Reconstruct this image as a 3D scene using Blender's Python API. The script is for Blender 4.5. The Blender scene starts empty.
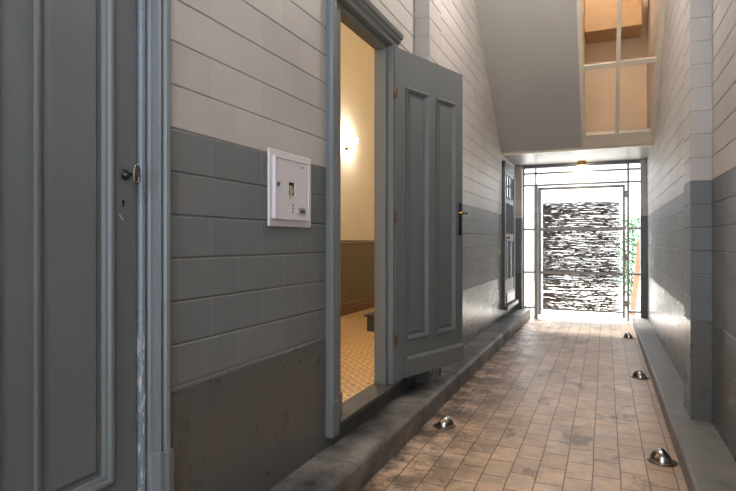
import bpy, bmesh, math, random
from mathutils import Vector, Matrix
random.seed(7)
C = bpy.context.scene.collection
SC = bpy.context.scene
PI = math.pi
R = math.radians

# ------------------------------------------------------------------ mesh helpers
class MB:
    """collects shapes and links them as ONE mesh object"""
    def __init__(s):
        s.v = []; s.f = []; s.sm = []
    def add(s, vs, fs, smooth=False):
        o = len(s.v)
        s.v += [tuple(p) for p in vs]
        s.f += [tuple(i + o for i in f) for f in fs]
        s.sm += [smooth] * len(fs)
        return s
    def box(s, x0, x1, y0, y1, z0, z1):
        vs = [(x, y, z) for z in (z0, z1) for y in (y0, y1) for x in (x0, x1)]
        return s.add(vs, [(0, 2, 3, 1), (4, 5, 7, 6), (0, 1, 5, 4), (2, 6, 7, 3), (0, 4, 6, 2), (1, 3, 7, 5)])
    def prism(s, poly, axis, a, b, smooth=False):
        """poly: list of 2D points; axis 'x' -> (y,z), 'y' -> (x,z), 'z' -> (x,y)"""
        def P(p, t):
            return {'x': (t, p[0], p[1]), 'y': (p[0], t, p[1]), 'z': (p[0], p[1], t)}[axis]
        n = len(poly)
        vs = [P(p, a) for p in poly] + [P(p, b) for p in poly]
        s.add(vs, [tuple(range(n))[::-1], tuple(range(n, 2 * n))])
        o = len(s.v) - 2 * n
        fs = [(i + o, (i + 1) % n + o, (i + 1) % n + n + o, i + n + o) for i in range(n)]
        s.f += fs; s.sm += [smooth] * n
        return s
    def tube(s, pts, r, n=10, cap=True):
        pts = [Vector(p) for p in pts]
        rr = r if isinstance(r, (list, tuple)) else [r] * len(pts)
        rings = []
        up = Vector((0, 0, 1))
        for i, p in enumerate(pts):
            d = (pts[min(i + 1, len(pts) - 1)] - pts[max(i - 1, 0)]).normalized()
            a = d.cross(up)
            if a.length < 1e-3: a = d.cross(Vector((1, 0, 0)))
            a.normalize(); b = d.cross(a).normalized()
            rings.append([p + (a * math.cos(2 * PI * k / n) + b * math.sin(2 * PI * k / n)) * rr[i] for k in range(n)])
        vs = [q for g in rings for q in g]
        fs = []
        for i in range(len(pts) - 1):
            for k in range(n):
                fs.append((i * n + k, i * n + (k + 1) % n, (i + 1) * n + (k + 1) % n, (i + 1) * n + k))
        o = len(s.v)
        s.add(vs, fs, True)
        if cap:
            s.f += [tuple(o + k for k in range(n))[::-1], tuple(o + (len(pts) - 1) * n + k for k in range(n))]
            s.sm += [False, False]
        return s
    def lathe(s, prof, center=(0, 0, 0), axis='z', n=24):
        """prof: (radius, height)"""
        vs = []
        cx, cy, cz = center
        for r, h in prof:
            for k in range(n):
                a, b = r * math.cos(2 * PI * k / n), r * math.sin(2 * PI * k / n)
                vs.append({'z': (cx + a, cy + b, cz + h), 'x': (cx + h, cy + a, cz + b), 'y': (cx + a, cy + h, cz + b)}[axis])
        fs = []
        m = len(prof)
        for i in range(m - 1):
            for k in range(n):
                fs.append((i * n + k, i * n + (k + 1) % n, (i + 1) * n + (k + 1) % n, (i + 1) * n + k))
        o = len(s.v)
        s.add(vs, fs, True)
        if prof[0][0] > 1e-5: s.f.append(tuple(o + k for k in range(n))[::-1]); s.sm.append(False)
        if prof[-1][0] > 1e-5: s.f.append(tuple(o + (m - 1) * n + k for k in range(n))); s.sm.append(False)
        return s
    def ell(s, c, rx, ry, rz, n=20, m=12):
        vs = []; fs = []
        for i in range(m + 1):
            t = PI * i / m
            for k in range(n):
                p = 2 * PI * k / n
                vs.append((c[0] + rx * math.sin(t) * math.cos(p), c[1] + ry * math.sin(t) * math.sin(p), c[2] + rz * math.cos(t)))
        for i in range(m):
            for k in range(n):
                fs.append((i * n + k, (i + 1) * n + k, (i + 1) * n + (k + 1) % n, i * n + (k + 1) % n))
        return s.add(vs, fs, True)
    def build(s, name, mat, parent=None, bevel=0, seg=2, loc=None):
        me = bpy.data.meshes.new(name)
        bm = bmesh.new()
        bv = [bm.verts.new(p) for p in s.v]
        for f, sm in zip(s.f, s.sm):
            try:
                ff = bm.faces.new([bv[i] for i in f]); ff.smooth = sm
            except ValueError:
                pass
        bmesh.ops.remove_doubles(bm, verts=bm.verts, dist=1e-6)
        bmesh.ops.recalc_face_normals(bm, faces=bm.faces)
        bm.to_mesh(me); bm.free()
        me.materials.append(mat)
        o = bpy.data.objects.new(name, me)
        C.objects.link(o)
        if parent: o.parent = parent
        if loc: o.location = loc
        if bevel:
            b = o.modifiers.new('bevel', 'BEVEL'); b.width = bevel; b.segments = seg
            b.limit_method = 'ANGLE'; b.angle_limit = R(40); b.harden_normals = False
        return o

def tag(o, label, cat, group=None, kind=None):
    o['label'] = label; o['category'] = cat
    if group: o['group'] = group
    if kind: o['kind'] = kind
    return o
def struct(o, label, cat): return tag(o, label, cat, None, 'structure')
def empty(name, loc=(0, 0, 0), rz=0):
    o = bpy.data.objects.new(name, None); C.objects.link(o)
    o.location = loc; o.rotation_euler = (0, 0, rz); o.empty_display_size = .05
    return o
def copy_tree(o, parent=None):
    c = o.copy(); C.objects.link(c)
    if parent: c.parent = parent
    for ch in [k for k in bpy.data.objects if k.parent == o]: copy_tree(ch, c)
    return c

# ------------------------------------------------------------------ material helpers
def srgb(r, g, b):
    f = lambda c: (c / 255 / 12.92) if c / 255 <= .04045 else ((c / 255 + .055) / 1.055) ** 2.4
    return (f(r), f(g), f(b), 1)
class NT:
    def __init__(s, name):
        s.m = bpy.data.materials.new(name); s.m.use_nodes = True
        s.t = s.m.node_tree; s.n = s.t.nodes; s.l = s.t.links
        s.p = s.n['Principled BSDF']
    def node(s, typ, **kw):
        n = s.n.new(typ)
        for k, v in kw.items(): setattr(n, k, v)
        return n
    def put(s, sock, val):
        if isinstance(val, bpy.types.NodeSocket): s.l.new(val, sock)
        else: sock.default_value = val
    def math(s, op, a, b=0.0, c=None):
        n = s.node('ShaderNodeMath', operation=op)
        s.put(n.inputs[0], a); s.put(n.inputs[1], b)
        if c is not None: s.put(n.inputs[2], c)
        return n.outputs[0]
    def mix(s, f, a, b, blend='MIX'):
        n = s.node('ShaderNodeMix', data_type='RGBA', blend_type=blend)
        s.put(n.inputs[0], f); s.put(n.inputs[6], a); s.put(n.inputs[7], b)
        return n.outputs[2]
    def ramp(s, fac, stops):
        n = s.node('ShaderNodeValToRGB')
        e = n.color_ramp.elements
        while len(e) < len(stops): e.new(.5)
        for q, (p, c) in zip(e, stops):
            q.position = p; q.color = c if isinstance(c, tuple) else (c, c, c, 1)
        s.put(n.inputs[0], fac)
        return n.outputs[0]
    def noise(s, vec, scale, detail=4, rough=.55):
        n = s.node('ShaderNodeTexNoise')
        s.put(n.inputs['Vector'], vec); n.inputs['Scale'].default_value = scale
        n.inputs['Detail'].default_value = detail; n.inputs['Roughness'].default_value = rough
        return n.outputs['Fac']
    def pos(s): return s.node('ShaderNodeNewGeometry').outputs['Position']
    def obj(s): return s.node('ShaderNodeTexCoord').outputs['Object']
    def sep(s, v):
        n = s.node('ShaderNodeSeparateXYZ'); s.put(n.inputs[0], v); return n.outputs
    def comb(s, x, y, z):
        n = s.node('ShaderNodeCombineXYZ')
        for i, v in enumerate((x, y, z)): s.put(n.inputs[i], v)
        return n.outputs[0]
    def scalev(s, v, sc):
        n = s.node('ShaderNodeMapping'); s.put(n.inputs[0], v); n.inputs['Scale'].default_value = sc
        return n.outputs[0]
    def bump(s, h, strength=.2, dist=.01):
        n = s.node('ShaderNodeBump'); n.inputs['Strength'].default_value = strength
        n.inputs['Distance'].default_value = dist; s.put(n.inputs['Height'], h)
        s.l.new(n.outputs[0], s.p.inputs['Normal'])
    def base(s, col): s.put(s.p.inputs['Base Color'], col)
    def rough(s, v): s.put(s.p.inputs['Roughness'], v)

def paint(name, col, rough=.35, var=.12, scale=6, metal=0, bump=.05, bscale=60, chips=None):
    t = NT(name); v = t.obj()
    n = t.noise(v, scale, 5)
    dk = tuple(c * (1 - var) for c in col[:3]) + (1,); lt = tuple(min(1, c * (1 + var)) for c in col[:3]) + (1,)
    c = t.ramp(n, [(.3, dk), (.7, lt)])
    if chips:
        q = t.noise(t.scalev(v, (6, 6, 1.2)), 14, 6, .7)
        m = t.ramp(q, [(chips[1], 0.0), (chips[1] + .03, 1.0)])
        m = t.math('MULTIPLY', m, t.ramp(t.sep(v)[2], [(.9, 1.0), (1.0, 0.0)]))
        c = t.mix(m, c, chips[0])
    t.base(c); t.rough(t.math('MULTIPLY_ADD', t.noise(v, scale * 3), .25, rough - .12))
    t.p.inputs['Metallic'].default_value = metal
    if bump: t.bump(t.noise(v, bscale, 3), bump, .004)
    return t.m
def emit(name, col, strength):
    t = NT(name); t.base(col)
    t.p.inputs['Emission Color'].default_value = col; t.p.inputs['Emission Strength'].default_value = strength
    return t.m

# courses of the block walls
ZP, HC, ZD = .749, .1497, 1.648          # plinth top, course height, top of the grey dado
def wall_material(name, white, grey, plinth, joints=True):
    t = NT(name)
    g = t.node('ShaderNodeNewGeometry'); P = t.sep(g.outputs['Position']); N = t.sep(g.outputs['Normal'])
    v = g.outputs['Position']
    n1 = t.noise(v, 1.3, 5); n2 = t.noise(v, 9, 4)
    isg = t.math('LESS_THAN', P[2], ZD); isp = t.math('LESS_THAN', P[2], ZP - .002)
    c = t.mix(isg, white, grey); c = t.mix(isp, c, plinth)
    c = t.mix(.55, c, t.ramp(n1, [(.3, (.8, .8, .8, 1)), (.7, (1.18, 1.18, 1.18, 1))]), 'MULTIPLY')
    # per block tone
    row = t.math('FLOOR', t.math('DIVIDE', t.math('SUBTRACT', P[2], ZP), HC))
    par = t.math('MODULO', t.math('ADD', row, 101), 2)
    V = t.math('ADD', t.math('DIVIDE', t.math('SUBTRACT', P[1], 1.664), .332), t.math('MULTIPLY', par, .5))
    wn = t.node('ShaderNodeTexWhiteNoise'); wn.noise_dimensions = '2D'
    t.put(wn.inputs['Vector'], t.comb(t.math('FLOOR', V), row, 0.0))
    c = t.mix(t.math('MULTIPLY', t.math('SUBTRACT', 1, isp), .6), c,
              t.ramp(wn.outputs[0], [(0, (.9, .9, .91, 1)), (1, (1.07, 1.06, 1.05, 1))]), 'MULTIPLY')
    f = t.math('ABSOLUTE', t.math('SUBTRACT', t.math('FRACT', t.math('ADD', V, .5)), .5))
    mk = t.math('MULTIPLY', t.math('LESS_THAN', f, .0030 / .332), t.math('GREATER_THAN', t.math('ABSOLUTE', N[0]), .6))
    mk = t.math('MULTIPLY', mk, t.math('GREATER_THAN', P[2], ZP))
    # worn, bare plaster at the foot of the wall
    wear = t.ramp(t.noise(t.scalev(v, (1, 1, .6)), 5, 6, .65), [(.50, 0.0), (.72, 1.0)])
    wear = t.math('MULTIPLY', t.math('MULTIPLY', wear, isp), .12)
    c = t.mix(wear, c, srgb(142, 132, 124))
    c = t.mix(t.math('MULTIPLY', mk, .18), c, t.mix(.5, c, (.75, .75, .78, 1)))
    t.base(c)
    t.rough(t.math('SUBTRACT', t.math('MULTIPLY_ADD', n2, .25, .40), t.math('MULTIPLY', isp, .22)))
    h = t.math('ADD', t.math('MULTIPLY', t.noise(v, 45, 4), .25), t.math('MULTIPLY', n2, .35))
    h = t.math('SUBTRACT', h, t.math('MULTIPLY', mk, 2.4))
    t.bump(h, .28, .006)
    return t.m

M = {}
M['wall'] = wall_material('painted_block', srgb(193, 188, 184), srgb(118, 121, 123), srgb(94, 93, 91))
M['plaster'] = paint('grey_plaster', srgb(172, 170, 166), .55, .04, 1.5, bump=.12, bscale=35)
M['cream'] = paint('cream_paint', srgb(216, 206, 188), .42, .05, 4)
M['soffit'] = paint('soffit_paint', srgb(152, 150, 152), .35, .06, 5, bump=.1, bscale=25)
M['door'] = paint('door_paint', srgb(108, 113, 115), .38, .05, 3, bump=.04)
M['jambchip'] = paint('chipped_jamb_paint', srgb(112, 122, 134), .3, .06, 3, chips=(srgb(196, 192, 186), .565))
M['frame'] = paint('frame_paint', srgb(116, 122, 126), .33, .05, 3)
M['fardoor'] = paint('far_door_paint', srgb(120, 128, 138), .5, .06, 3)
M['darkstone'] = paint('dark_stone', srgb(70, 68, 66), .5, .25, 9, bump=.2, bscale=30)
M['white'] = paint('white_enamel', srgb(226, 222, 226), .32, .03, 4, bump=0)
M['whiteplastic'] = paint('white_plastic', srgb(210, 208, 210), .4, .03, 4, bump=0)
M['black'] = paint('black_plastic', srgb(24, 24, 25), .4, .1, 4, bump=0)
M['steel'] = paint('dull_steel', srgb(120, 116, 110), .3, .15, 20, metal=1)
M['iron'] = paint('aged_iron', srgb(84, 80, 76), .32, .2, 20, metal=1)
M['copper'] = paint('rusty_hinge', srgb(120, 92, 76), .45, .3, 40, metal=.6)
M['brass'] = paint('brass', srgb(190, 150, 90), .28, .15, 20, metal=1)
M['chrome'] = paint('worn_chrome', srgb(176, 170, 162), .2, .12, 18, metal=1)
M['lens'] = paint('grey_lens', srgb(90, 92, 90), .2, .1, 10)
M['gate'] = paint('gate_paint_with_glare', srgb(178, 177, 174), .45, .1, 8)  # grey raised to stand in for lens glare around the bars
M['trimdark'] = paint('dark_frame_paint', srgb(88, 88, 86), .4, .08, 6)
M['twig'] = paint('willow', srgb(140, 130, 126), .7, .3, 6)
M['timber'] = paint('bare_timber', srgb(150, 112, 86), .6, .2, 8)
M['leaf'] = paint('leaf', srgb(64, 122, 74), .5, .25, 9)
M['creamhall'] = paint('hall_cream', srgb(238, 226, 203), .5, .03, 3)
M['dadohall'] = paint('hall_dado', srgb(110, 96, 66), .35, .08, 4)
M['mouldhall'] = paint('hall_moulding', srgb(110, 80, 46), .3, .12, 8)
M['stairwell'] = paint('stairwell_paint', srgb(232, 214, 192), .5, .04, 3)
M['stairwood'] = paint('stair_wood', srgb(186, 152, 112), .5, .1, 5)
M['paving'] = paint('pale_paving', srgb(222, 218, 210), .6, .06, 3)
M['render'] = paint('white_render', srgb(238, 238, 236), .6, .03, 3)
M['chipfill'] = paint('bare_chip', srgb(190, 176, 150), .6, .2, 30)
M['paper'] = paint('printed_label', srgb(212, 196, 150), .6, .1, 30, bump=0)
M['meter'] = paint('meter_body', srgb(196, 172, 158), .5, .3, 30, bump=0)

t = NT('clear_glass')
t.base((.92, .95, .95, 1)); t.p.inputs['Roughness'].default_value = .05
t.p.inputs['Transmission Weight'].default_value = 1; t.p.inputs['IOR'].default_value = 1.1
M['glass'] = t.m
t = NT('dim_glass')
t.base((.08, .09, .1, 1)); t.p.inputs['Roughness'].default_value = .06
M['darkglass'] = t.m
M['lamp'] = emit('lit_globe', (1, .94, .86, 1), 50)
M['hallfill'] = emit('lit_hall_fill', (1, .95, .88, 1), 36)
M['pend'] = emit('lit_pendant', (.93, .96, 1, 1), 48)
M['fillpend'] = emit('lit_fill_warm', (1, .92, .84, 1), 56)
M['bulk'] = emit('lit_glass_shade', (1, .84, .62, 1), 5)
M['stairlamp'] = emit('lit_stair_lamp', (1, .93, .84, 1), 60)

# kerb stone
def kerb_mat(name, a, b, c):
    t = NT(name); v = t.pos()
    n = t.noise(v, 3.4, 7, .68); n2 = t.noise(v, 14, 5, .65)
    col = t.ramp(n, [(.34, a), (.5, b), (.66, c)])
    col = t.mix(.6, col, t.ramp(n2, [(.3, (.62, .62, .62, 1)), (.7, (1.3, 1.26, 1.24, 1))]), 'MULTIPLY')
    t.base(col); t.rough(t.math('MULTIPLY_ADD', n2, .4, .28)); t.bump(t.math('ADD', n2, t.noise(v, 60, 4)), .25, .008)
    return t.m
M['kerbL'] = kerb_mat('worn_dark_kerb', srgb(50, 48, 48), srgb(106, 103, 102), srgb(146, 137, 130))
M['kerbR'] = kerb_mat('worn_grey_kerb', srgb(106, 103, 102), srgb(126, 122, 120), srgb(138, 132, 128))

# floor of long tiles
t = NT('corridor_tile'); v = t.pos(); P = t.sep(v)
TW, TL = .137, .222
cx = t.math('DIVIDE', t.math('ADD', t.math('ADD', P[0], 5.124), t.math('MULTIPLY', t.noise(v, 1.7, 1), .016)), TW)
col_ = t.math('FLOOR', cx)
wn = t.node('ShaderNodeTexWhiteNoise'); wn.noise_dimensions = '1D'; t.put(wn.inputs['W'], t.math('MULTIPLY', col_, 3.17))
cy = t.math('ADD', t.math('DIVIDE', P[1], TL), t.math('ADD', t.math('MULTIPLY', t.math('MODULO', col_, 2), .5), t.math('MULTIPLY', wn.outputs[0], .34)))
row_ = t.math('FLOOR', cy)
ex = t.math('MULTIPLY', t.math('SUBTRACT', .5, t.math('ABSOLUTE', t.math('SUBTRACT', t.math('FRACT', cx), .5))), TW)
ey = t.math('MULTIPLY', t.math('SUBTRACT', .5, t.math('ABSOLUTE', t.math('SUBTRACT', t.math('FRACT', cy), .5))), TL)
wig = t.math('MULTIPLY', t.noise(v, 30, 3), .0026)
gx = t.math('LESS_THAN', ex, t.math('ADD', wig, .0020)); gy = t.math('LESS_THAN', ey, t.math('ADD', wig, .0024))
gr = t.math('MAXIMUM', gx, gy)
wt = t.node('ShaderNodeTexWhiteNoise'); wt.noise_dimensions = '2D'; t.put(wt.inputs['Vector'], t.comb(col_, row_, 0.0))
n1 = t.noise(v, 1.5, 6, .65); n2 = t.noise(v, 8, 6, .72); n3 = t.noise(t.scalev(v, (1, .55, 1)), 3.3, 7, .72)
c = t.ramp(wt.outputs[0], [(0, srgb(206, 180, 158)), (.5, srgb(218, 192, 168)), (1, srgb(226, 203, 182))])
c = t.mix(.8, c, t.ramp(n1, [(.32, (.72, .68, .66, 1)), (.66, (1.10, 1.07, 1.05, 1))]), 'MULTIPLY')
c = t.mix(.75, c, t.ramp(n2, [(.30, (.55, .52, .50, 1)), (.58, (1.07, 1.06, 1.05, 1))]), 'MULTIPLY')
# rusty orange dirt towards the street end
n = t.node('ShaderNodeMapRange'); t.put(n.inputs[0], P[1]); n.inputs[1].default_value = 2.2; n.inputs[2].default_value = 5.5; n.inputs[3].default_value = .4; n.inputs[4].default_value = 0
c = t.mix(t.math('MULTIPLY', n.outputs[0], t.ramp(n1, [(.35, 0.2), (.6, 1.0)])), c, t.mix(1, c, (.98, .80, .60, 1), 'MULTIPLY'))
# dark scuffs
c = t.mix(t.math('MULTIPLY', t.ramp(n3, [(.565, 0.0), (.63, 1.0)]), .62), c, srgb(84, 74, 70))
# soot along the left kerb, patchy brown band along the right one
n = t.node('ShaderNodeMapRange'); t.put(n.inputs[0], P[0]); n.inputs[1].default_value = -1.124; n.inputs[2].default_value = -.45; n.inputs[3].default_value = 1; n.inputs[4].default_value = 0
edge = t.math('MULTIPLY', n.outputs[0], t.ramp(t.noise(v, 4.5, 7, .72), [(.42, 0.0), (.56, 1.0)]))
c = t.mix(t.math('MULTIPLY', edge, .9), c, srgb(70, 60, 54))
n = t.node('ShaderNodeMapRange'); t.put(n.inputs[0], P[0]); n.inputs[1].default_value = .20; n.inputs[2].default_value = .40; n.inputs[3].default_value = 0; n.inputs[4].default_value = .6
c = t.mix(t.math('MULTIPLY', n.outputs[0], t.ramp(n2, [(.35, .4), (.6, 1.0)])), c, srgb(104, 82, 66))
c = t.mix(t.math('MAXIMUM', t.math('MULTIPLY', gx, .8), t.math('MULTIPLY', gy, .85)), c, srgb(74, 58, 48))
t.base(c); t.rough(t.math('MULTIPLY_ADD', n2, .4, .22))
t.bump(t.math('ADD', t.math('MULTIPLY', gr, -.8), t.math('ADD', t.math('MULTIPLY', n2, .45), t.math('MULTIPLY', wt.outputs[0], .35))), .4, .006)
M['tile'] = t.m

# hall floor: small patterned tiles
t = NT('hall_tile'); P = t.sep(t.pos())
k = 6.2
a = t.math('MULTIPLY', t.math('ADD', P[0], P[1]), k); b = t.math('MULTIPLY', t.math('SUBTRACT', P[0], P[1]), k)
fa = t.math('ABSOLUTE', t.math('SUBTRACT', t.math('FRACT', a), .5)); fb = t.math('ABSOLUTE', t.math('SUBTRACT', t.math('FRACT', b), .5))
mx = t.math('MAXIMUM', fa, fb); mn = t.math('ADD', fa, fb)
c = t.mix(t.math('GREATER_THAN', mx, .40), srgb(226, 190, 132), srgb(168, 120, 74))
c = t.mix(t.math('LESS_THAN', mn, .22), c, srgb(150, 100, 66))
c = t.mix(t.math('GREATER_THAN', mx, .475), c, srgb(228, 200, 150))
c = t.mix(.5, c, t.ramp(t.noise(t.pos(), 5, 5), [(.3, (.8, .8, .8, 1)), (.7, (1.1, 1.1, 1.1, 1))]), 'MULTIPLY')
t.base(c); t.rough(.3)
M['halltile'] = t.m

# ------------------------------------------------------------------ setting
XL, XR, XRF = -1.364, .626, .585      # left wall, near right wall, far right wall
ZT = 4.6
Y0, Y1 = -2.6, 9.35
YP0, YP1 = 4.08, 4.41                  # piers
GD, GW = .0045, .0024                   # groove depth and half width
def profile(z0, z1):
    """(z, inset) list of the block face between z0 and z1"""
    out = [(z0, 0)]
    k = 0
    while True:
        z = ZP + k * HC; k += 1
        if z > z1 - .012: break
        if z < z0 + .012: continue
        if abs(z - ZP) < 1e-6:
            out += [(z - .010, 0), (z + .002, .006), (z + .006, .006), (z + .009, .003)]
        else:
            out += [(z - GW - .004, 0), (z - GW, GD), (z + GW, GD), (z + GW + .003, 0)]
    out.append((z1, 0))
    return out
def side_strip(mb, x, s, y0, y1, z0=0, z1=ZT, th=.09):
    pr = profile(z0, z1)
    poly = [(x - s * d, z) for z, d in pr] + [(x - s * th, z1), (x - s * th, z0)]
    mb.prism(poly, 'y', y0, y1)
def pier(mb, x0, x1, y0, y1, z0, z1, s):
    """block pier; s=+1 projects towards +X from x0 (left wall), -1 projects towards -X from x1"""
    pr = profile(z0, z1)
    n = len(pr); vs = []
    for z, d in pr:
        a, b = (x0, x1 - d) if s > 0 else (x0 + d, x1)
        vs += [(a, y0 + d, z), (b, y0 + d, z), (b, y1 - d, z), (a, y1 - d, z)]
    fs = [(3, 2, 1, 0), tuple(4 * (n - 1) + i for i in range(4))]
    for i in range(n - 1):
        for k in range(4):
            fs.append((4 * i + k, 4 * i + (k + 1) % 4, 4 * i + 4 + (k + 1) % 4, 4 * i + 4 + k))
    mb.add(vs, fs)

D1a, D1b, D1t = .42, 1.402, 2.72        # opening of the near door
D2a, D2b, D2t = 2.61, 3.62, 2.67       # opening of the open door
D3a, D3b, D3t = 8.02, 9.0, 2.40         # opening of the far door
w = MB()
side_strip(w, XL, 1, Y0, D1a); side_strip(w, XL, 1, D1a, D1b, D1t)
side_strip(w, XL, 1, D1b, D2a); side_strip(w, XL, 1, D2a, D2b, D2t); w.box(XL - .09, XL - .001, D2a, D2b, 0, .155)
w.box(XL - .09, XL - .001, D1a, D1b, 0, .155)
side_strip(w, XL, 1, D2b, D3a); side_strip(w, XL, 1, D3a, D3b, D3t); w.box(XL - .09, XL, D3a, D3b, 0, .29)
side_strip(w, XL, 1, D3b, Y1)
pier(w, XL - .02, XL + .118, YP0, YP1, .0, ZT, 1)
pier(w, XL - .02, XL + .112, Y1 - .10, Y1 + .12, .0, 2.505, 1)
struct(w.build('wall_left', M['wall']), 'left corridor wall of painted blocks, white above a grey dado', 'wall')
w = MB()
side_strip(w, XR, -1, Y0, YP1 - .1); side_strip(w, XRF, -1, YP1 - .1, Y1, th=.131)
pier(w, .507, XR + .05, YP0, YP1, 0, ZT, -1)
pier(w, .495, XRF + .05, Y1 - .10, Y1 + .12, 0, 2.505, -1)
struct(w.build('wall_right', M['wall']), 'right corridor wall of painted blocks with a projecting pier', 'wall')

# street end behind the viewer: a wide open doorway
w = MB()
w.box(XL, XR, Y0 - .15, Y0, 3.85, ZT)
w.box(XL, -1.20, Y0 - .15, Y0, 0, 3.85); w.box(.46, XR, Y0 - .15, Y0, 0, 3.85)
struct(w.build('wall_rear', M['plaster']), 'plain wall around the open street doorway of the corridor', 'wall')
f = MB().box(-1.3, .55, Y0, 9.75, -.06, 0)
struct(f.build('floor', M['tile']), 'corridor floor of worn tan tiles laid lengthways', 'floor')
f = MB().box(XL - .2, XR + .3, Y0 - .2, 5.5, ZT, ZT + .1)
struct(f.build('ceiling', M['plaster']), 'high plain corridor ceiling', 'ceiling')

# kerbs
k = MB()
kp = lambda x0, x1, z: [(x0, 0), (x1 - .012, 0), (x1, z - .02), (x1 - .016, z), (x0, z)]
for a, b in ((Y0, 1.05), (1.052, 2.47), (2.472, 4.49), (4.494, 6.4), (6.402, 8.2), (8.202, Y1 + .1)):
    k.prism(kp(XL - .01, -1.122, .158), 'y', a, b)
struct(k.build('stone_kerb', M['kerbL'], bevel=.007), 'worn dark stone kerb along the foot of the left wall', 'kerb')
k = MB()
for a, b in ((Y0, 1.9), (1.903, 3.9), (3.903, 5.6), (5.603, 7.6), (7.603, Y1 + .1)):
    k.prism([(.655, 0), (.386, 0), (.388, .095), (.396, .107), (.655, .107)], 'y', a, b)
struct(k.build('stone_kerb', M['kerbR'], bevel=.004), 'smooth grey stone kerb along the foot of the right wall', 'kerb')

# sloped soffit, window and beam
YS, ZS, SL = 7.98, 2.515, 1.2           # foot of the slope; dY per dZ
sy = lambda z: YS - (z - ZS) * SL
nrm = Vector((0, -1, -SL)).normalized()   # faces the viewer / down
def slope_slab(mb, x0, x1, za, zb, o0, o1):
    """slab lying in the slope between heights za and zb, o0..o1 along the outward normal"""
    pts = []
    for x in (x0, x1):
        for o in (o0, o1):
            for z in (za, zb):
                pts.append((x, sy(z) + nrm.y * o, z + nrm.z * o))
    mb.add(pts, [(0, 1, 3, 2), (4, 6, 7, 5), (0, 4, 5, 1), (2, 3, 7, 6), (0, 2, 6, 4), (1, 5, 7, 3)])
ZB = ZS + .02
s = MB(); slope_slab(s, XL - .05, -.285, ZB, ZT + .1, -.12, 0)
struct(s.build('wall_slope', M['plaster']), 'sloping grey plastered underside of the stair above the passage', 'sloped wall')
# window in the slope
win = empty('window_1', (0, 0, 0)); struct(win, 'sloping four-light window glowing warm above the passage', 'window')
f = MB()
slope_slab(f, -.285, -.235, ZB + .08, ZT, -.05, .012)
slope_slab(f, .53, .60, ZB + .08, ZT, -.05, .012)
slope_slab(f, -.285, .60, ZB, ZB + .135, -.05, .012)
slope_slab(f, -.285, .60, 4.45, ZT, -.05, .012)
f.build('window_frame', M['cream'], win, bevel=.004)
f = MB(); slope_slab(f, .120, .164, ZB + .13, 4.46, -.035, .006); f.build('mullion', M['cream'], win, bevel=.004)
for z in (3.31, 3.99):
    f = MB(); slope_slab(f, -.24, .54, z - .006, z + .032, -.035, .004); f.build('glazing_bar', M['cream'], win, bevel=.004)
for xa, xb in ((-.24, .13), (.158, .535)):
    for za, zb in ((ZB + .13, 3.312), (3.334, 3.992), (4.014, 4.452)):
        f = MB(); slope_slab(f, xa, xb, za, zb, -.022, -.018); f.build('pane', M['glass'], win)
# beam and passage soffit
b = MB()
b.box(XL - .05, XRF + .05, 7.98, 8.06, 2.505, 2.56)
struct(b.build('trim_1', M['cream'], bevel=.004), 'cream beam edge under the sloping soffit', 'trim')
b = MB(); b.box(XL - .05, XRF + .05, 8.06, Y1 + .12, 2.515, 2.60)
struct(b.build('ceiling', M['soffit']), 'low pale soffit of the passage before the gate', 'ceiling')
b = MB(); b.box(XL - .05, XRF + .05, Y1 - .04, Y1 + .12, 2.46, 2.515)
struct(b.build('trim_2', M['frame'], bevel=.003), 'dark lintel edge over the gate', 'trim')
# lit stairwell behind the sloping window
b = MB()
side = [(sy(ZB + .02) + .06, ZB + .08), (9.6, ZB + .08), (9.6, 5.6), (sy(4.62) + .06 - 1.0, 5.6), (sy(4.70) + .06, 4.70)]
b.prism(side, 'x', -.36, -.29)
b.prism(side, 'x', XRF + .02, XRF + .1)
b.box(-.36, XRF + .1, 9.45, 9.55, 2.60, 5.6)
b.box(-.36, XRF + .1, 4.4, 9.55, 5.5, 5.6)
b.box(-.36, XRF + .1, 8.1, 9.55, 2.60, 2.66)
b.box(-.36, XRF + .1, 4.4, 4.5, 4.7, 5.6)
struct(b.build('wall_stairwell', M['stairwell']), 'warm painted walls of the stairwell behind the sloping window', 'wall')
b = MB().box(-.285, .50, 8.9, 9.44, 4.42, 4.95)
struct(b.build('stair_beam', M['stairwood'], bevel=.01), 'tan stair beam seen through the sloping window', 'beam')
lp = MB().ell((0, 0, 0), .09, .09, .07)
tag(lp.build('stairwell_lamp', M['stairlamp'], loc=(-.12, 7.6, 5.40)), 'round ceiling lamp in the stairwell behind the sloping window', 'lamp')

# ------------------------------------------------------------------ hall behind the open door
XH = -3.28; ZH = .258
f = MB().box(XH - .1, -1.455, 1.7, 8.6, ZH - .08, ZH)
struct(f.build('floor', M['halltile']), 'patterned yellow tile floor of the lit hall', 'floor')
w = MB()
w.box(XH - .1, XH, 1.7, 8.6, ZH - .08, 4.4)
w.box(XH, -1.455, 8.5, 8.6, ZH, 4.4); w.box(XH, -1.455, 1.7, 1.8, ZH, 4.4)
w.box(-1.475, -1.455, 1.7, D2a + .05, ZH, 4.4); w.box(-1.475, -1.455, D2b - .05, 8.6, ZH, 4.4); w.box(-1.475, -1.455, D2a + .05, D2b - .05, D2t, 4.4)
struct(w.build('wall_hall', M['creamhall']), 'cream wall of the lit hall seen through the doorway', 'wall')
c = MB().box(XH - .1, -1.455, 1.7, 8.6, 4.4, 4.5)
struct(c.build('ceiling', M['creamhall']), 'cream ceiling of the hall', 'ceiling')
d = MB().box(XH, XH + .012, 1.8, 8.5, ZH + .16, 1.23)
struct(d.build('wall_dado', M['dadohall']), 'brown painted dado along the hall wall', 'dado')
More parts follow.
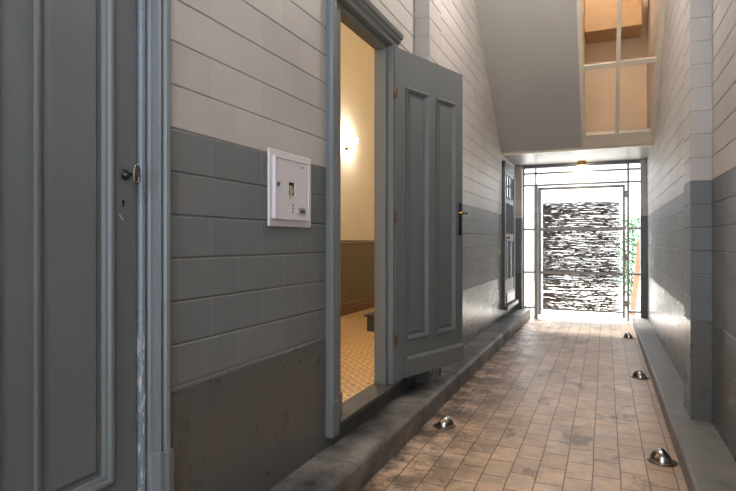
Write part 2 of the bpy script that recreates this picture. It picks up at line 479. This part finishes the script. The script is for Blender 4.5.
d = MB().prism([(XH, 1.225), (XH + .02, 1.225), (XH + .03, 1.245), (XH + .018, 1.26), (XH + .018, 1.275), (XH, 1.28)], 'y', 1.8, 8.5)
struct(d.build('trim_3', M['mouldhall']), 'brown dado rail on the hall wall', 'trim')
d = MB().prism([(XH, ZH), (XH + .03, ZH), (XH + .03, ZH + .09), (XH + .022, ZH + .10), (XH + .022, ZH + .15), (XH + .012, ZH + .165), (XH, ZH + .165)], 'y', 1.8, 8.5)
struct(d.build('baseboard_hall', M['mouldhall']), 'brown skirting board along the hall wall', 'baseboard')
sc = empty('staircase', (-2.44, 5.58, ZH)); tag(sc, 'foot of a dark staircase in the lit hall behind the doorway', 'staircase')
for i in range(3):
    MB().box(0, .92, .03 + .25 * i, 2.0, .19 * i, .165 + .19 * i).build('riser', M['darkstone'], sc, bevel=.004)
    MB().box(-.025, .92, .25 * i, 2.0, .165 + .19 * i, .19 + .19 * i).build('tread', M['darkstone'], sc, bevel=.006)
hl = empty('wall_lamp', (XH, 6.82, 2.63)); tag(hl, 'glowing globe wall lamp in the hall behind the open door', 'lamp')
MB().lathe([(.0, .0), (.05, .0), (.05, .015), (.02, .03)], (0, 0, -.06), 'x').build('back_plate', M['brass'], hl)
MB().tube([(.02, 0, -.06), (.06, 0, -.075), (.10, 0, -.06)], .008).build('arm', M['brass'], hl)
MB().ell((.11, 0, .01), .065, .065, .065).build('globe', M['lamp'], hl)

hall_fill = empty('pendant_lamp', (-2.35, 3.6, 4.4)); tag(hall_fill, 'added warm fill globe hung out of view inside the tiled hall', 'lamp')  # added out of view to even out the hall light
MB().lathe([(0, 0), (.05, 0), (.045, -.02), (0, -.03)]).build('ceiling_rose', M['brass'], hall_fill)
MB().tube([(0, 0, -.02), (0, 0, -.62)], .004, 8).build('cord', M['black'], hall_fill)
MB().ell((0, 0, -.74), .13, .13, .13).build('globe', M['hallfill'], hall_fill)

# ------------------------------------------------------------------ door builder: local x from the hinge, y = thickness (face at y=0, body to y=+th), z up
def door_leaf(root, wd, ht, th, panels, mat, both=True):
    xs = sorted({0, wd} | {p[0] for p in panels} | {p[1] for p in panels})
    zs = sorted({0, ht} | {p[2] for p in panels} | {p[3] for p in panels})
    inside = lambda x, z: any(p[0] < x < p[1] and p[2] < z < p[3] for p in panels)
    m = MB()
    # stiles and rails as one framed mesh: full height columns between panel columns, rails inside
    for i in range(len(xs) - 1):
        xm = (xs[i] + xs[i + 1]) / 2
        j = 0
        while j < len(zs) - 1:
            if inside(xm, (zs[j] + zs[j + 1]) / 2): j += 1; continue
            k2 = j
            while k2 < len(zs) - 1 and not inside(xm, (zs[k2] + zs[k2 + 1]) / 2): k2 += 1
            m.box(xs[i], xs[i + 1], 0, th, zs[j], zs[k2])
            j = k2
    m.build('door_frame', mat, root)
    for a, b, c, d in panels:
        pm = MB()
        pm.box(a - .006, b + .006, .014, th - .014, c - .006, d + .006)
        # raised field
        for y, q in ((.014, .006), (th - .014, th - .006)):
            i1, i2 = .042, .056
            vs = [(a + i1, y, c + i1), (b - i1, y, c + i1), (b - i1, y, d - i1), (a + i1, y, d - i1),
                  (a + i2, q, c + i2), (b - i2, q, c + i2), (b - i2, q, d - i2), (a + i2, q, d - i2)]
            pm.add(vs, [(4, 5, 6, 7), (0, 1, 5, 4), (1, 2, 6, 5), (2, 3, 7, 6), (3, 0, 4, 7)])
        po = pm.build('panel', mat, root)
        mm = MB()
        # bolection moulding ring, each side of the leaf
        prof = [(0, 0), (-.004, -.006), (.004, -.010), (.012, -.008), (.017, 0), (.024, .004), (.028, .012), (.03, .0145)]
        for face in (0, 1):
            rings = []
            for o, dy in prof:
                y = dy if face == 0 else th - dy
                rings.append([(a + o, y, c + o), (b - o, y, c + o), (b - o, y, d - o), (a + o, y, d - o)])
            vs = [p for r_ in rings for p in r_]
            fs = []
            for i in range(len(prof) - 1):
                for k3 in range(4):
                    fs.append((4 * i + k3, 4 * i + (k3 + 1) % 4, 4 * i + 4 + (k3 + 1) % 4, 4 * i + 4 + k3))
            mm.add(vs, fs)
        mm.build('moulding', mat, po)

# ---- near door (door_1): closed, face at X=-1.40, right edge at Y=1.34
d1 = empty('door_1', (-1.400, 1.338, .275), -PI / 2)
# local x -> -Y ; local +y -> +X, so face the viewer with th side: shift so that local y=+th is the visible face
struct(d1, 'grey-blue panelled door with a metal turn handle at the left edge', 'door')
d1.location = (-1.445, 1.338, .275)
door_leaf(d1, .88, 2.40, .045, [(.094, .35, .235, 2.16), (.445, .70, .255, 2.16)], M['door'])
hd = MB().lathe([(.0, .0), (.0175, .0), (.0175, .0025), (.0155, .004), (.0095, .0045), (.0085, .008), (.0055, .010), (.0055, .036), (.008, .040), (.008, .046), (.0, .048)], (.046, .045, 1.193), 'y', 20)
hd = hd.build('door_handle', M['iron'], d1)
g = MB(); g.tube([(.046 + .0095 * math.cos(2 * PI * q / 24), .094, 1.193 + .030 * math.sin(2 * PI * q / 24)) for q in range(25)], .0052, 10, False); g.ell((.046, .094, 1.193), .009, .0035, .030)
gp = g.build('grip', M['steel'], hd)
e = MB(); e.lathe([(0, 0), (.0055, 0), (.0055, .0012), (0, .0012)], (.053, .045, 1.108), 'y', 14); e.box(.0505, .0555, .045, .0462, 1.091, 1.108)
e.build('keyhole', M['black'], d1)
e = MB().prism([(.052, 1.052), (.058, 1.058), (.066, 1.069), (.072, 1.071), (.070, 1.063), (.060, 1.052), (.055, 1.048)], 'y', .045, .0456)
e.build('paint_chip', M['chipfill'], d1)

def frame_strip_y(mb, prof, z0, z1):
    """profile in (y, x) extruded vertically"""
    mb.prism([(x, y) for y, x in prof], 'z', z0, z1)
tr = empty('trim_4', (0, 0, 0)); struct(tr, 'grey moulded casing beside the near panelled door with chipped jamb', 'door casing')
j = MB()
frame_strip_y(j, [(1.343, -1.46), (1.343, -1.392), (1.347, -1.384), (1.355, -1.380), (1.362, -1.384), (1.366, -1.394), (1.366, -1.46)], .158, 2.68)
j.build('jamb_bead', M['jambchip'], tr)
j = MB()
frame_strip_y(j, [(1.366, -1.455), (1.366, -1.392), (1.374, -1.375), (1.380, -1.372), (1.384, -1.352), (1.390, -1.346), (1.398, -1.348), (1.400, -1.356),
                  (1.404, -1.352), (1.410, -1.340), (1.420, -1.336), (1.430, -1.342), (1.432, -1.362), (1.402, -1.364), (1.400, -1.455)], .19, 2.74)
j.build('casing', M['frame'], tr)
j = MB()
frame_strip_y(j, [(1.366, -1.455), (1.366, -1.388), (1.376, -1.370), (1.383, -1.342), (1.400, -1.338), (1.412, -1.330), (1.436, -1.334), (1.436, -1.360), (1.402, -1.362), (1.400, -1.455)], .158, .56)
j.build('plinth_block', M['frame'], tr, bevel=.003)
j = MB()
j.box(-1.455, -1.34, .36, 1.402, 2.68, 2.78)
j.box(-1.455, -1.34, .37, .455, .158, 2.68)
j.build('head_and_far_casing', M['frame'], tr, bevel=.004)
sl = MB().box(-1.46, -1.365, .42, 1.40, .158, .27)
struct(sl.build('door_sill', M['darkstone'], bevel=.004), 'dark sill under the near panelled door', 'sill')
blk = MB().box(-1.60, -1.47, .3, 1.45, 0, 2.9)
struct(blk.build('wall_behind', M['plaster']), 'plain wall closing the recess behind the near door', 'wall')

# ---- open door (door_2)
HX, HY = -1.330, 3.545
ang = math.atan2(.83, .275)
d2 = empty('door_2', (HX, HY, .297), ang)
struct(d2, 'grey panelled door standing open against the left wall', 'door')
W2, H2, T2 = .868, 2.308, .040
# local -y side faces the corridor (right hand side)
door_leaf(d2, W2, H2, T2, [(.128, .395, .262, 2.052), (.500, .760, .262, 2.052)], M['door'])
MB().prism([(-.006, .0), (-.022, .006), (-.022, .128), (-.004, .146), (.0, .146), (.0, .0)], 'x', .122, W2 - .012).build('kick_board', M['door'], d2, bevel=.003)
hz = [(242 - 92) * 3.77 / 548 + 1.255 - .297, (242 - 217) * 3.77 / 548 + 1.255 - .297, (242 - 341) * 3.77 / 548 + 1.255 - .297]
for z in hz:
    h = MB().tube([(-.012, -.008, z - .036), (-.012, -.008, z + .036)], .0070, 12)
    h.ell((-.012, -.008, z + .04), .0075, .0075, .007, 12, 6); h.ell((-.012, -.008, z - .04), .0075, .0075, .007, 12, 6)
    h = h.build('hinge', M['copper'], d2)
    MB().box(-.008, .022, -.004, .0, z - .034, z + .034).build('hinge_leaf', M['copper'], h)
zk = 1.255 + 28.5 * 4.4 / 548 - .297
pl = MB().box(W2 - .058, W2 - .018, -.005, 0, zk - .175, zk + .085).build('lock_plate', M['black'], d2, bevel=.002)
lv = MB().tube([(W2 - .038, -.004, zk), (W2 - .038, -.042, zk), (W2 - .043, -.052, zk), (W2 - .06, -.055, zk), (W2 - .145, -.052, zk - .004)], [.009, .009, .0095, .0095, .007], 12)
lv.lathe([(0, 0), (.014, 0), (.014, -.006), (0, -.006)], (W2 - .038, -.004, zk), 'y', 16)
lv.build('lever_handle', M['brass'], d2)
MB().ell((W2 - .036, -.06, zk - .001), .01, .008, .011).build('handle_end', M['iron'], d2)
# other side lever
lv = MB().tube([(W2 - .038, T2, zk), (W2 - .038, T2 + .045, zk), (W2 - .06, T2 + .052, zk), (W2 - .14, T2 + .05, zk)], .008, 10)
lv.build('lever_handle', M['brass'], d2)

tr = empty('trim_5', (0, 0, 0)); struct(tr, 'grey moulded casing and cornice around the open doorway', 'door casing')
c = MB()   # left casing, stepped
frame_strip_y(c, [(2.590, -1.366), (2.590, -1.340), (2.598, -1.326), (2.612, -1.322), (2.624, -1.330), (2.632, -1.334), (2.655, -1.334), (2.665, -1.338),
                  (2.665, -1.376), (2.795, -1.378), (2.808, -1.386), (2.808, -1.462), (2.580, -1.462), (2.580, -1.366)], .215, 2.62)
c.build('casing', M['frame'], tr)
c = MB()
frame_strip_y(c, [(2.588, -1.362), (2.588, -1.322), (2.668, -1.322), (2.668, -1.372), (2.812, -1.374), (2.812, -1.40), (2.58, -1.40), (2.58, -1.362)], .215, .40)
c.build('plinth_block', M['frame'], tr, bevel=.003)
c = MB()   # right casing
frame_strip_y(c, [(3.492, -1.462), (3.492, -1.384), (3.500, -1.378), (3.528, -1.377), (3.530, -1.340), (3.538, -1.336), (3.585, -1.336), (3.600, -1.326), (3.625, -1.328), (3.632, -1.342),
                  (3.632, -1.366), (3.60, -1.366), (3.60, -1.462)], .27, 2.62)
c.build('casing', M['frame'], tr)
c = MB()   # head with cornice: profile in (x,z)
c.prism([(-1.462, 2.585), (-1.386, 2.585), (-1.378, 2.592), (-1.376, 2.612), (-1.338, 2.614), (-1.334, 2.640), (-1.320, 2.650), (-1.312, 2.668), (-1.300, 2.675),
         (-1.294, 2.700), (-1.304, 2.706), (-1.364, 2.712), (-1.364, 2.69), (-1.462, 2.69)], 'y', 2.575, 3.625)
c.build('cornice_head', M['frame'], tr)
sl = MB().box(-1.475, -1.322, 2.66, 3.66, .246, .276).box(-1.47, -1.345, 2.62, 3.86, .158, .246)
struct(sl.build('door_sill', M['darkstone'], bevel=.006), 'dark stone sill under the open doorway', 'sill')

# ---- far door (door_3), in the left wall next to the gate
d3 = empty('door_3', (-1.315, 8.945, .335), -PI / 2)
struct(d3, 'far grey door with three small top lights beside the gate', 'door')
fl = .82; fh = 2.00
d3.location = (-1.375, 8.93, .335)
door_leaf(d3, fl, fh, .04, [(.09, .255, 1.03, 1.50), (.325, .49, 1.03, 1.50), (.56, .73, 1.03, 1.50), (.09, .38, .36, .95), (.44, .73, .36, .95)], M['fardoor'])
for a, b in ((.09, .255), (.325, .49), (.56, .73)):
    pass
m = MB()
for a, b in ((.10, .25), (.335, .48), (.57, .72)):
    m.box(a, b, .038, .046, 1.58, 1.90)
m.build('top_lights', M['darkglass'], d3)
m = MB()
for a, b in ((.09, .26), (.325, .49), (.56, .73)):
    m.box(a, a + .012, .038, .054, 1.57, 1.91).box(b - .012, b, .038, .054, 1.57, 1.91).box(a, b, .038, .054, 1.57, 1.582).box(a, b, .038, .054, 1.898, 1.91)
m.build('light_frames', M['fardoor'], d3)
MB().prism([(.04, .02), (.062, .02), (.062, .15), (.046, .19), (.04, .19)], 'x', .06, fl - .06).build('kick_board', M['soffit'], d3)  # paler grey stands in for glare at the bottom of the leaf
MB().lathe([(0, 0), (.012, 0), (.01, .03), (.024, .045), (.024, .06), (0, .068)], (fl - .05, .04, .98), 'y', 16).build('door_knob', M['brass'], d3)
tr = MB()
for y0, y1 in ((8.02, 8.115), (8.925, 9.02)):
    frame_strip_y(tr, [(y0, -1.45), (y0, -1.335), (y0 + .012, -1.322), (y1 - .012, -1.322), (y1, -1.335), (y1, -1.45)], .29, 2.43)
tr.box(-1.45, -1.322, 8.02, 9.02, 2.335, 2.43)
tr.box(-1.45, -1.275, 7.99, 9.03, .275, .335)
tr = struct(tr.build('trim_6', M['trimdark'], bevel=.004), 'dark frame around the far door beside the gate', 'door casing')
blk = MB().box(-1.60, -1.455, 7.9, 9.1, 0, 2.6)
struct(blk.build('wall_behind', M['plaster']), 'plain wall closing the recess behind the far door', 'wall')

# small white bell push beside the far door
bp = MB().box(XL, XL + .012, 7.70, 7.75, 1.08, 1.19)
tag(bp.build('wall_switch', M['whiteplastic'], bevel=.003), 'small white switch on the wall before the far door', 'switch')

# ------------------------------------------------------------------ meter cabinet on the left wall
cab = empty('meter_cabinet', (XL, 2.035, 1.325))
tag(cab, 'white metal meter cabinet with a small window on the grey dado', 'cabinet')
BW, BH = .375, .346                     # local: x out of the wall, y along, z up
MB().box(0, .012, 0, BW, 0, BH).build('back_frame', M['white'], cab, bevel=.005)
dx0, dx1 = .012, .026
y0, y1, z0, z1 = .026, .322, .036, .311
wy0, wy1, wz0, wz1 = .140, .203, .147, .208
dm = MB()
dm.box(dx0, dx1, y0, wy0, z0, z1).box(dx0, dx1, wy1, y1, z0, z1).box(dx0, dx1, wy0, wy1, z0, wz0).box(dx0, dx1, wy0, wy1, wz1, z1)
dr = dm.build('cabinet_door', M['white'], cab)
e = MB()
for a in ((y0 - .003, y0 + .004, z0, z1), (y1 - .004, y1 + .003, z0, z1), (y0, y1, z0 - .003, z0 + .004), (y0, y1, z1 - .004, z1 + .003)):
    e.box(dx0, dx1 + .003, *a)
e.build('door_edge', M['white'], dr, bevel=.0015)
MB().box(dx0 + .0002, dx0 + .002, wy0, wy1, wz0, wz1).build('window_back', M['black'], dr)
MB().box(dx0 + .002, dx1 - .003, wy0 + .012, wy0 + .040, wz0 + .004, wz0 + .046).box(dx0 + .002, dx1 - .006, wy0 + .044, wy0 + .056, wz0 + .018, wz0 + .034).build('meter', M['meter'], dr)
MB().box(dx0 + .002, dx1 - .002, wy0 + .003, wy0 + .011, wz0 + .004, wz0 + .022).build('fuse', M['copper'], dr)
MB().box(dx1, dx1 + .001, wy0 + .004, wy0 + .026, wz0 - .018, wz0 - .003).build('label', M['paper'], dr)
MB().lathe([(0, 0), (.010, 0), (.010, .004), (.006, .006), (0, .006)], (dx1, .050, .190), 'x', 16).build('lock', M['steel'], dr)
MB().box(dx1, dx1 + .004, .212, .288, .068, .100).box(dx1 + .004, dx1 + .011, .218, .270, .090, .098).build('pull', M['whiteplastic'], dr, bevel=.002)
MB().box(dx1 + .004, dx1 + .0055, .232, .280, .070, .083).build('pull_recess', M['steel'], dr)
MB().box(dx1, dx1 + .001, .255, .268, .283, .291).build('badge', M['steel'], dr)
MB().box(dx1, dx1 + .0008, .171, .181, .082, .090).box(dx1, dx1 + .0008, .171, .181, .066, .075).prism([(.169, .097), (.183, .097), (.176, .111)], 'x', dx1, dx1 + .0008).build('marks', M['iron'], dr)

# ------------------------------------------------------------------ hooded floor lights
def make_uplight():
    r = empty('floor_light', (0, 0, 0))
    MB().lathe([(.0, .0), (.076, .0), (.078, .003), (.066, .006), (.0, .008)], n=36).build('base_plate', M['steel'], r)
    h = MB(); Rr, H = .064, .066; nz, nb = 20, 28
    def edge_angle(z, r_):
        return math.acos(max(-1, min(1, (.050 - .80 * z) / max(r_, 1e-4))))
    vs = []; fs = []; left = []; right = []
    for t_ in (0, .003):
        for i in range(nz + 1):
            q = math.sin(PI / 2 * i / nz); z = (H - t_) * q; r_ = (Rr - t_) * math.sqrt(max(0, 1 - q * q)) + .0008
            a0 = edge_angle(z, r_)
            if t_ == 0: right.append((r_ * math.cos(a0), r_ * math.sin(a0), .006 + z)); left.append((r_ * math.cos(a0), -r_ * math.sin(a0), .006 + z))
            for k_ in range(nb + 1):
                p = a0 + (2 * PI - 2 * a0) * k_ / nb
                vs.append((r_ * math.cos(p), r_ * math.sin(p), .006 + z))
    n0 = (nz + 1) * (nb + 1)
    for L in (0, 1):
        for i in range(nz):
            for k_ in range(nb):
                b_ = L * n0 + i * (nb + 1) + k_
                fs.append((b_, b_ + 1, b_ + nb + 2, b_ + nb + 1))
    h.add(vs, fs, True).build('hood', M['chrome'], r)
    MB().tube(left[:-1] + [(left[-1][0], 0, left[-1][2])] + right[:-1][::-1], .0032, 8).build('rim', M['iron'], r)
    MB().ell((-.002, 0, .008), .040, .046, .022).build('lens', M['lens'], r)
    return r
up = make_uplight()
spots = [(.300, 3.54, 0, 'chrome hooded floor light nearest the viewer beside the right kerb'),
         (.300, 5.66, .05, 'chrome hooded floor light in the middle of the right kerb row'),
         (.285, 7.95, 0, 'farthest chrome hooded floor light by the right kerb near the gate'),
         (-1.005, 3.64, PI, 'lone chrome hooded floor light beside the left kerb below the open door')]
for i, (x, y, a, lab) in enumerate(spots):
    o = up if i == 0 else copy_tree(up)
    o.location = (x, y, 0); o.rotation_euler = (0, 0, a); tag(o, lab, 'floor light', 'hooded floor lights along the kerbs')

# ------------------------------------------------------------------ gate and its fixed frame
GY = 9.40
gf = empty('gate_frame', (0, GY, 0)); struct(gf, 'fixed grey steel frame around the gate at the corridor end', 'gate frame')
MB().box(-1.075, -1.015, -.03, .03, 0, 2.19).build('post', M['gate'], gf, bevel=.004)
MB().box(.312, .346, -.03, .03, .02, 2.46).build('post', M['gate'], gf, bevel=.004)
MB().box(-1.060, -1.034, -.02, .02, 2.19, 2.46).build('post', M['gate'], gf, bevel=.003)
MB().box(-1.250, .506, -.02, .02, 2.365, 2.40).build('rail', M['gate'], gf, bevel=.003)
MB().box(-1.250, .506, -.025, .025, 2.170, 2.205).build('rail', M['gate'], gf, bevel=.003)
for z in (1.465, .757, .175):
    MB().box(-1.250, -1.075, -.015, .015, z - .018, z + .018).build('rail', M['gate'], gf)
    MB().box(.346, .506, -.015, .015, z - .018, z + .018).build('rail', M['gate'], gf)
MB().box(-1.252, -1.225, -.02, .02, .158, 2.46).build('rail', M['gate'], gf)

ga = empty('metal_gate', (0, GY, 0)); tag(ga, 'closed steel gate filled with a woven willow screen', 'gate')
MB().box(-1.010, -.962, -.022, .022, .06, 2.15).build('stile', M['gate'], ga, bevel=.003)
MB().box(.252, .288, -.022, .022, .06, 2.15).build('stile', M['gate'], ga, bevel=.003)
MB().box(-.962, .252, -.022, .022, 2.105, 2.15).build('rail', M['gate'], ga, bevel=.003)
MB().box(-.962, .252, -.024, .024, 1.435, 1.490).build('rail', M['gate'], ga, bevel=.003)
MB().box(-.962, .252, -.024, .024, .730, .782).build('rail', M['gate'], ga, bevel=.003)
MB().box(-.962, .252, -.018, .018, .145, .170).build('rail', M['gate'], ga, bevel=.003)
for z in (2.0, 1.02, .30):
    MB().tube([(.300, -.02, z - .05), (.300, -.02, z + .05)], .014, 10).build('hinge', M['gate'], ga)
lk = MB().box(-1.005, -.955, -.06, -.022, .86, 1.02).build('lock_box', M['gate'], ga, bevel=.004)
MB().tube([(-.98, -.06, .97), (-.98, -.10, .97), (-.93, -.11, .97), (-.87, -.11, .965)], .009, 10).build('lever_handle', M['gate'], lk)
# woven willow
tw = MB()
rng = random.Random(3)
zz = .155
while zz < 1.90:
    for lay in range(2):
        x = -.935 - rng.random() * .05
        while x < .195:
            ln = rng.uniform(.3, .9)
            xe = min(x + ln, .205 + rng.random() * .02)
            if xe - x > .06 and rng.random() < .86:
                z_a = zz + rng.uniform(-.006, .006); dz = rng.uniform(-.02, .02)
                n_ = max(4, int((xe - x) / .09)); ph = rng.uniform(0, 6.28); fr = rng.uniform(9, 22)
                yl = .040 + lay * .012 + rng.uniform(0, .006)
                pts = []
                for k_ in range(n_ + 1):
                    q = k_ / n_; xx = max(-.945, x + (xe - x) * q)
                    pts.append((xx, yl + .006 * math.sin(fr * xx + ph + lay * PI), min(1.905 + .03 * max(0, 1 - abs(xx + .36) / .6), z_a + dz * q + .005 * math.sin(fr * .8 * xx + ph))))
                r0 = rng.uniform(.0022, .0048)
                tw.tube(pts, [r0 * (1 - .5 * k_ / n_) for k_ in range(n_ + 1)], 5, False)
            x = xe + rng.uniform(-.03, .07)
    zz += rng.uniform(.0029, .0045)
ws = tw.build('willow_screen', M['twig'], ga); ws['label'] = 'woven brown willow twigs'

# bulkhead lamp under the soffit
bl = empty('ceiling_lamp', (-.335, 9.20, 2.515)); tag(bl, 'small brass and white glass lamp under the soffit before the gate', 'lamp')
MB().lathe([(0, 0), (.07, 0), (.07, -.02), (.06, -.055), (.06, -.066), (0, -.066)], n=28).build('lamp_base', M['brass'], bl)
MB().lathe([(.055, -.066), (.078, -.075), (.088, -.10), (.086, -.14), (.06, -.175), (0, -.188)], n=28).build('glass_shade', M['bulk'], bl)

# ------------------------------------------------------------------ outside the gate
g = MB().box(-9, 9, 9.75, 26, -.06, -.002)
struct(g.build('ground', M['paving']), 'bright pale paving outside the gate', 'ground')
wl = MB().box(-9, 9, 19, 19.3, -.06, 2.2)
struct(wl.build('wall_garden', M['render']), 'white garden wall far beyond the gate', 'wall')
pk = MB().box(-.045, .045, -.02, .02, 0, 1.3)
o = pk.build('timber_post', M['timber'], bevel=.004); o.location = (.43, 10.45, 0); o.rotation_euler = (0, R(6), 0)
tag(o, 'pale timber board leaning outside the gate on the right', 'board')
sh = empty('garden_shrub', (.47, 12.2, 0)); tag(sh, 'green leafy shrub outside the gate on the right', 'shrub')
lf = MB(); rng = random.Random(5)
for i in range(1600):
    a = rng.uniform(0, 2 * PI); h = rng.uniform(.15, 1.75); rr = .26 * math.sqrt(rng.random()) * (1 - .35 * abs(h - .9))
    c0 = Vector((rr * math.cos(a), rr * math.sin(a), h)); d_ = Vector((rng.uniform(-1, 1), rng.uniform(-1, 1), rng.uniform(-.4, .9))).normalized() * .075
    s_ = d_.cross(Vector((0, 0, 1))).normalized() * .022; u_ = Vector((0, 0, .008))
    lf.add([c0, c0 + d_ * .5 + s_ + u_, c0 + d_, c0 + d_ * .5 - s_ + u_], [(0, 1, 2), (0, 2, 3)])
lf.build('foliage', M['leaf'], sh)
st_ = MB()
for i in range(5):
    a = i * 1.26
    st_.tube([(.02 * math.cos(a), .02 * math.sin(a), 0), (.08 * math.cos(a), .08 * math.sin(a), .7), (.15 * math.cos(a), .15 * math.sin(a), 1.5)], [.012, .009, .004], 6)
st_.build('stems', M['twig'], sh)

# ------------------------------------------------------------------ pendant lamp behind and above the viewer, and an added fill pendant ahead
pd = empty('pendant_lamp', (-.15, -.55, ZT)); tag(pd, 'white globe pendant lamp hanging above the near corridor', 'lamp')
MB().lathe([(0, 0), (.05, 0), (.045, -.02), (0, -.03)]).build('ceiling_rose', M['brass'], pd)
MB().tube([(0, 0, -.02), (0, 0, -1.12)], .004, 8).build('cord', M['black'], pd)
MB().lathe([(0, -1.08), (.03, -1.09), (.04, -1.15), (.03, -1.16)]).build('lamp_holder', M['brass'], pd)
MB().ell((0, 0, -1.28), .13, .13, .13).build('globe', M['pend'], pd)
fill_pd = empty('pendant_lamp', (-.36, 4.5, ZT)); tag(fill_pd, 'added warm fill globe hung out of view before the sloping soffit', 'lamp')  # added above the view to brighten the slope and far upper walls
MB().lathe([(0, 0), (.05, 0), (.045, -.02), (0, -.03)]).build('ceiling_rose', M['brass'], fill_pd)
MB().tube([(0, 0, -.02), (0, 0, -.42)], .004, 8).build('cord', M['black'], fill_pd)
MB().lathe([(0, -.38), (.03, -.39), (.04, -.45), (.03, -.46)]).build('lamp_holder', M['brass'], fill_pd)
MB().ell((0, 0, -.58), .13, .13, .13).build('globe', M['fillpend'], fill_pd)

# ------------------------------------------------------------------ daylight
w = bpy.data.worlds.new('daylight'); SC.world = w; w.use_nodes = True
bg = w.node_tree.nodes['Background']
bg.inputs['Color'].default_value = (.86, .93, 1, 1); bg.inputs['Strength'].default_value = 2.0
sd = bpy.data.lights.new('sun', 'SUN'); sd.energy = 9; sd.angle = R(22); sd.color = (1, .97, .92)
sun = bpy.data.objects.new('sun', sd); C.objects.link(sun)
sun.rotation_euler = Vector((.10, -.42, -.90)).to_track_quat('-Z', 'Y').to_euler()

# ------------------------------------------------------------------ camera
cd = bpy.data.cameras.new('camera'); cam = bpy.data.objects.new('camera', cd); C.objects.link(cam)
cam.location = (0, 0, 1.255); cam.rotation_euler = (PI / 2, 0, math.atan2(237, 548))
cd.sensor_width = 36; cd.lens = 548 / 736 * 36; cd.shift_y = -3.5 / 736; cd.clip_start = .02
SC.camera = cam
vs = SC.view_settings
SC.display_settings.display_device = 'sRGB'
vs.view_transform = 'Standard'; vs.look = 'None'; vs.gamma = 1; vs.exposure = 1.3; vs.use_curve_mapping = False
SC.cycles.use_denoising = True
SC.cycles.max_bounces = 10; SC.cycles.diffuse_bounces = 6; SC.cycles.glossy_bounces = 4
SC.cycles.sample_clamp_indirect = 6
